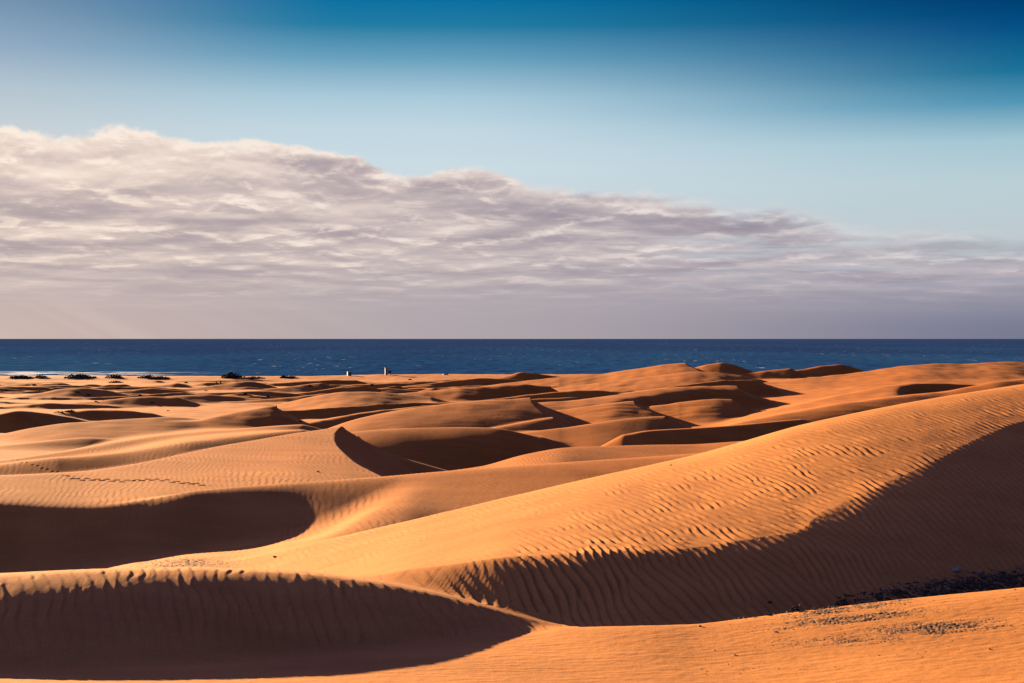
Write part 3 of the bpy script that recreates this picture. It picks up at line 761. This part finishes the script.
o = gravel('gravel', spots, simple('dark_grit', (.20, .095, .042), .9, .6, 9), (.004, .006, .008, .010, .014), 6)
o['label'] = 'scattered dark grit and dry litter on the lit foreground sand'; o['category'] = 'gravel'
spots = []
while len(spots) < 700:
    y = rr.uniform(47, 76); px = rr.uniform(90, 320); x = (px - CX) / F * y
    if rr.random() < stony_at(x, y) + .002: spots.append((x, y))
o = gravel('valley_gravel', spots, simple('brown_grit', (.34, .18, .11), .9, .5, 9), (.012, .018, .025, .035), 8)
o['label'] = 'brown gravel on the lit valley floor behind the left foreground dune'; o['category'] = 'gravel'
spots = []
while len(spots) < 1500:
    x, y = gully(0); spots.append((x + rr.uniform(-.2, .2), y + rr.uniform(-.2, .2)))
o = gravel('gully_gravel', spots, M_STONE, (.02, .03, .04), 9)
o['label'] = 'dark gravel filling the shaded gully between the big dune and the rim'; o['category'] = 'gravel'


# ------------------------------------------------------------------ sky, sun, camera
def lin(c):
    return tuple(((v / 255) / 12.92 if v / 255 <= .04045 else ((v / 255 + .055) / 1.055) ** 2.4) for v in c)
EXPO = 1.84
SKY = .05
world = bpy.data.worlds.new('World'); scene.world = world; world.use_nodes = True
def build_world():
    nt = world.node_tree; L = nt.links.new; bg = nt.nodes['Background']; bg.inputs['Strength'].default_value = SKY
    K = 1.0 / (SKY * 2 ** EXPO)
    def val(v, sock):
        if isinstance(v, (int, float)): sock.default_value = v
        elif isinstance(v, tuple): sock.default_value = (*v, 1) if len(v) == 3 else v
        else: L(v, sock)
    def M(op, a, b=0.0, c=None):
        n = nt.nodes.new('ShaderNodeMath'); n.operation = op; val(a, n.inputs[0]); val(b, n.inputs[1])
        if c is not None: val(c, n.inputs[2])
        return n.outputs[0]
    def S(v, a, b):
        n = nt.nodes.new('ShaderNodeMapRange'); n.interpolation_type = 'SMOOTHSTEP'; val(v, n.inputs[0]); val(a, n.inputs[1]); val(b, n.inputs[2]); return n.outputs[0]
    def MIX(f, a, b, mode='MIX'):
        n = nt.nodes.new('ShaderNodeMix'); n.data_type = 'RGBA'; n.blend_type = mode; val(f, n.inputs[0]); val(a, n.inputs[6]); val(b, n.inputs[7]); return n.outputs[2]
    def RAMP(v, stops, interp='LINEAR'):
        r = nt.nodes.new('ShaderNodeValToRGB'); e = r.color_ramp.elements; r.color_ramp.interpolation = interp
        while len(e) > 1: e.remove(e[-1])
        for k, (p, c) in enumerate(stops):
            q = e[0] if k == 0 else e.new(p)
            q.position = p; q.color = (*c, 1) if isinstance(c, tuple) else (c, c, c, 1)
        L(v, r.inputs[0]); return r.outputs[0]
    tc = nt.nodes.new('ShaderNodeTexCoord'); sp = nt.nodes.new('ShaderNodeSeparateXYZ'); L(tc.outputs['Generated'], sp.inputs[0])
    x, y, z = sp.outputs
    A = M('ARCTAN2', x, y); E = M('ARCSINE', z)
    Em = M('MAXIMUM', E, .004)
    # clear sky, by height (0 .. 0.25 rad) and bearing
    e = M('DIVIDE', E, .25)
    def P(py): return (338.5 - py) / 1600 / .25
    def cols(lst): return [(P(py), lin(c)) for py, c in lst]
    left = RAMP(e, cols([(338, (205, 190, 188)), (250, (212, 206, 208)), (150, (205, 212, 216)), (100, (180, 197, 208)), (60, (146, 170, 194)), (20, (118, 148, 176)), (-20, (92, 126, 162))]) + [(1, lin((40, 84, 140)))])
    mid = RAMP(e, cols([(338, (178, 172, 182)), (250, (200, 207, 213)), (170, (203, 219, 227)), (130, (193, 215, 226)), (100, (170, 202, 218)), (62, (104, 161, 190)), (30, (34, 124, 164)), (0, (0, 110, 160)), (-30, (0, 94, 146))]) + [(1, lin((0, 58, 112)))])
    right = RAMP(e, cols([(338, (150, 150, 170)), (290, (163, 165, 182)), (240, (190, 202, 208)), (190, (186, 207, 214)), (150, (164, 198, 211)), (115, (80, 150, 182)), (85, (16, 112, 152)), (45, (0, 78, 132)), (0, (0, 46, 96)), (-30, (0, 40, 84))]) + [(1, lin((0, 34, 74)))])
    clear = MIX(S(A, -.34, -.10), left, MIX(S(A, -.06, .34), mid, right))
    # cloud bank
    def noise(sx, sy, seed, detail=6, rough=.58, dist=.0, off=0.0, coord=None):
        c = nt.nodes.new('ShaderNodeCombineXYZ')
        val(M('MULTIPLY', A, sx), c.inputs[0]); val(M('MULTIPLY', coord if coord is not None else M('ADD', E, off), sy), c.inputs[1]); c.inputs[2].default_value = seed
        n = nt.nodes.new('ShaderNodeTexNoise'); n.inputs['Scale'].default_value = 1; n.inputs['Detail'].default_value = detail; n.inputs['Roughness'].default_value = rough; n.inputs['Distortion'].default_value = dist
        L(c.outputs[0], n.inputs['Vector']); return n.outputs['Fac']
    a01 = M('MULTIPLY_ADD', A, 1 / 1.0, .5)          # bearing -0.5..0.5 -> 0..1
    def AX(px): return math.atan((px - 512) / 1600) + .5
    top = RAMP(a01, [(0, .6), (AX(-200), .66), (AX(0), .635), (AX(60), .62), (AX(120), .635), (AX(280), .612), (AX(350), .58), (AX(392), .52), (AX(440), .535), (AX(490), .535), (AX(530), .49), (AX(640), .465), (AX(760), .425), (AX(880), .37), (AX(1024), .33), (1, .2)], 'EASE')
    top = M('MULTIPLY', top, .2)
    fl = M('ADD', M('MULTIPLY', M('SUBTRACT', noise(20, 34, 3.1, 6, .55), .5), .022), M('MULTIPLY', M('SUBTRACT', noise(70, 110, 5.2, 6, .6), .5), .011))
    soft = M('MULTIPLY_ADD', S(A, -.05, .2), .014, .0045)
    dd = M('SUBTRACT', M('ADD', top, fl), E)
    body = M('DIVIDE', dd, soft)
    mask = S(body, 0.0, 1.0)
    # layered cloud, thinner towards the horizon: soft grey masses with ragged sunlit tops
    inv = M('DIVIDE', 1.0, M('ADD', Em, .075))
    inv2 = M('DIVIDE', 1.0, M('ADD', M('ADD', Em, .0032), .075))
    n1 = noise(34, 2.9, 1.7, 8, .58, .35, coord=inv)
    n1u = noise(34, 2.9, 1.7, 8, .58, .35, coord=inv2)
    n2 = noise(11, 1.7, 9.3, 5, .55, .2, coord=inv)
    n3 = noise(16, 2.0, 6.1, 4, .5, .3, coord=inv)
    emb = M('SUBTRACT', n1, n1u)
    hl = M('MULTIPLY', S(n1, .44, .68), S(emb, -.06, .09))
    hl = M('MULTIPLY', hl, S(n3, .32, .60))
    fade = S(E, .006, .056)                            # the lower part is a smooth veil
    edge = M('MULTIPLY', M('SUBTRACT', 1.0, S(dd, -.001, .016)), M('MULTIPLY_ADD', n1, 1.2, -.20))
    glow = M('MULTIPLY', M('MULTIPLY', S(A, .02, -.34), S(E, .06, .125)), .26)
    soft_n = M('MULTIPLY', M('SUBTRACT', n2, .5), M('MULTIPLY_ADD', fade, 1.25, .16))
    sh = M('ADD', M('ADD', M('MULTIPLY_ADD', hl, M('MULTIPLY_ADD', fade, .28, .05), .48), soft_n), M('ADD', edge, glow))
    sh = M('ADD', sh, M('MULTIPLY', M('MULTIPLY', emb, fade), .5))
    ccol = RAMP(sh, [(.05, lin((158, 148, 156))), (.36, lin((184, 171, 173))), (.55, lin((206, 192, 188))), (.75, lin((230, 214, 204))), (1.0, lin((246, 234, 222)))])
    warm = MIX(S(A, -.36, .30), (1.06, 1.02, .99), (.80, .84, .95))
    ccol = MIX(1.0, ccol, warm, 'MULTIPLY')
    def TRI(a, b, c): return MIX(S(A, -.06, .36), MIX(S(A, -.34, -.02), lin(a), lin(b)), lin(c))
    low = MIX(S(E, .0, .045), TRI((203, 181, 173), (176, 166, 171), (118, 121, 146)), TRI((190, 174, 173), (170, 163, 172), (132, 138, 160)))
    # faint shafts of light fanning out from the sun, far up to the left
    th = M('ARCTAN2', M('SUBTRACT', .20, E), M('ADD', A, .66))
    c = nt.nodes.new('ShaderNodeCombineXYZ'); L(M('MULTIPLY', th, 26), c.inputs[0])
    rn_ = nt.nodes.new('ShaderNodeTexNoise'); rn_.inputs['Scale'].default_value = 1; rn_.inputs['Detail'].default_value = 2; L(c.outputs[0], rn_.inputs['Vector'])
    ray = M('MULTIPLY', M('MULTIPLY', S(rn_.outputs['Fac'], .42, .66), S(A, .0, -.26)), S(E, .055, .02))
    low = MIX(M('MULTIPLY', ray, .20), low, lin((222, 204, 194)))
    ccol = MIX(S(E, .050, .004), ccol, low)
    wisp = S(noise(10, 2.9, 4.4, 7, .62, .4, coord=inv), .30, .54)
    op = MIX(S(A, .0, .20), (1.0, 1.0, 1.0), wisp)
    op = MIX(S(E, .048, .022), op, (1.0, 1.0, 1.0))
    op = M('MULTIPLY', op, MIX(M('MULTIPLY', S(A, .10, .30), S(E, .034, .06)), (1.0, 1.0, 1.0), (.55, .55, .55)))
    alpha = M('MULTIPLY', mask, op)
    pic = MIX(alpha, clear, ccol)
    sc = nt.nodes.new('ShaderNodeVectorMath'); sc.operation = 'SCALE'; L(pic, sc.inputs[0]); sc.inputs['Scale'].default_value = K
    sk = nt.nodes.new('ShaderNodeTexSky'); sk.sky_type = 'NISHITA'; sk.sun_disc = False; sk.sun_elevation = math.radians(SUN_EL); sk.sun_rotation = math.radians(-SUN_AZ)
    # the open sky above and behind: plain daylight sky; the band in front carries the cloud bank
    front = M('MULTIPLY', S(E, .42, .24), S(y, -.1, .45))
    day = MIX(1.0, sk.outputs[0], (.35, .31, .76), 'MULTIPLY')
    side = M('MULTIPLY_ADD', x, -.62, 1.0)           # clearer and deeper away from the sun, hazy bright on the sun's side
    dv = nt.nodes.new('ShaderNodeVectorMath'); dv.operation = 'SCALE'; L(day, dv.inputs[0]); L(side, dv.inputs['Scale']); day = dv.outputs[0]
    L(MIX(front, day, sc.outputs[0]), bg.inputs['Color'])
build_world()

from mathutils import Vector
sd = bpy.data.lights.new('sun', 'SUN'); sd.energy = 5.0; sd.angle = math.radians(.5); sd.color = (1, .76, .42)
so = bpy.data.objects.new('sun', sd); COL.objects.link(so); so.location = (-200, 260, 120)
so.rotation_euler = Vector((sx, sy, sz)).to_track_quat('Z', 'Y').to_euler()

cam = bpy.data.cameras.new('camera'); cam_o = bpy.data.objects.new('camera', cam); COL.objects.link(cam_o)
cam.sensor_width = 36; cam.lens = F * 36 / 1024; cam.clip_end = 200000; cam.clip_start = .1
cam_o.location = (0, 0, H); cam_o.rotation_euler = (math.pi / 2 - math.atan((341.5 - HY) / F), 0, 0)
scene.camera = cam_o
vs = scene.view_settings
vs.view_transform = 'Standard'; vs.look = 'None'; vs.exposure = EXPO; vs.gamma = 1; vs.use_curve_mapping = False
scene.cycles.max_bounces = 4; scene.cycles.diffuse_bounces = 0
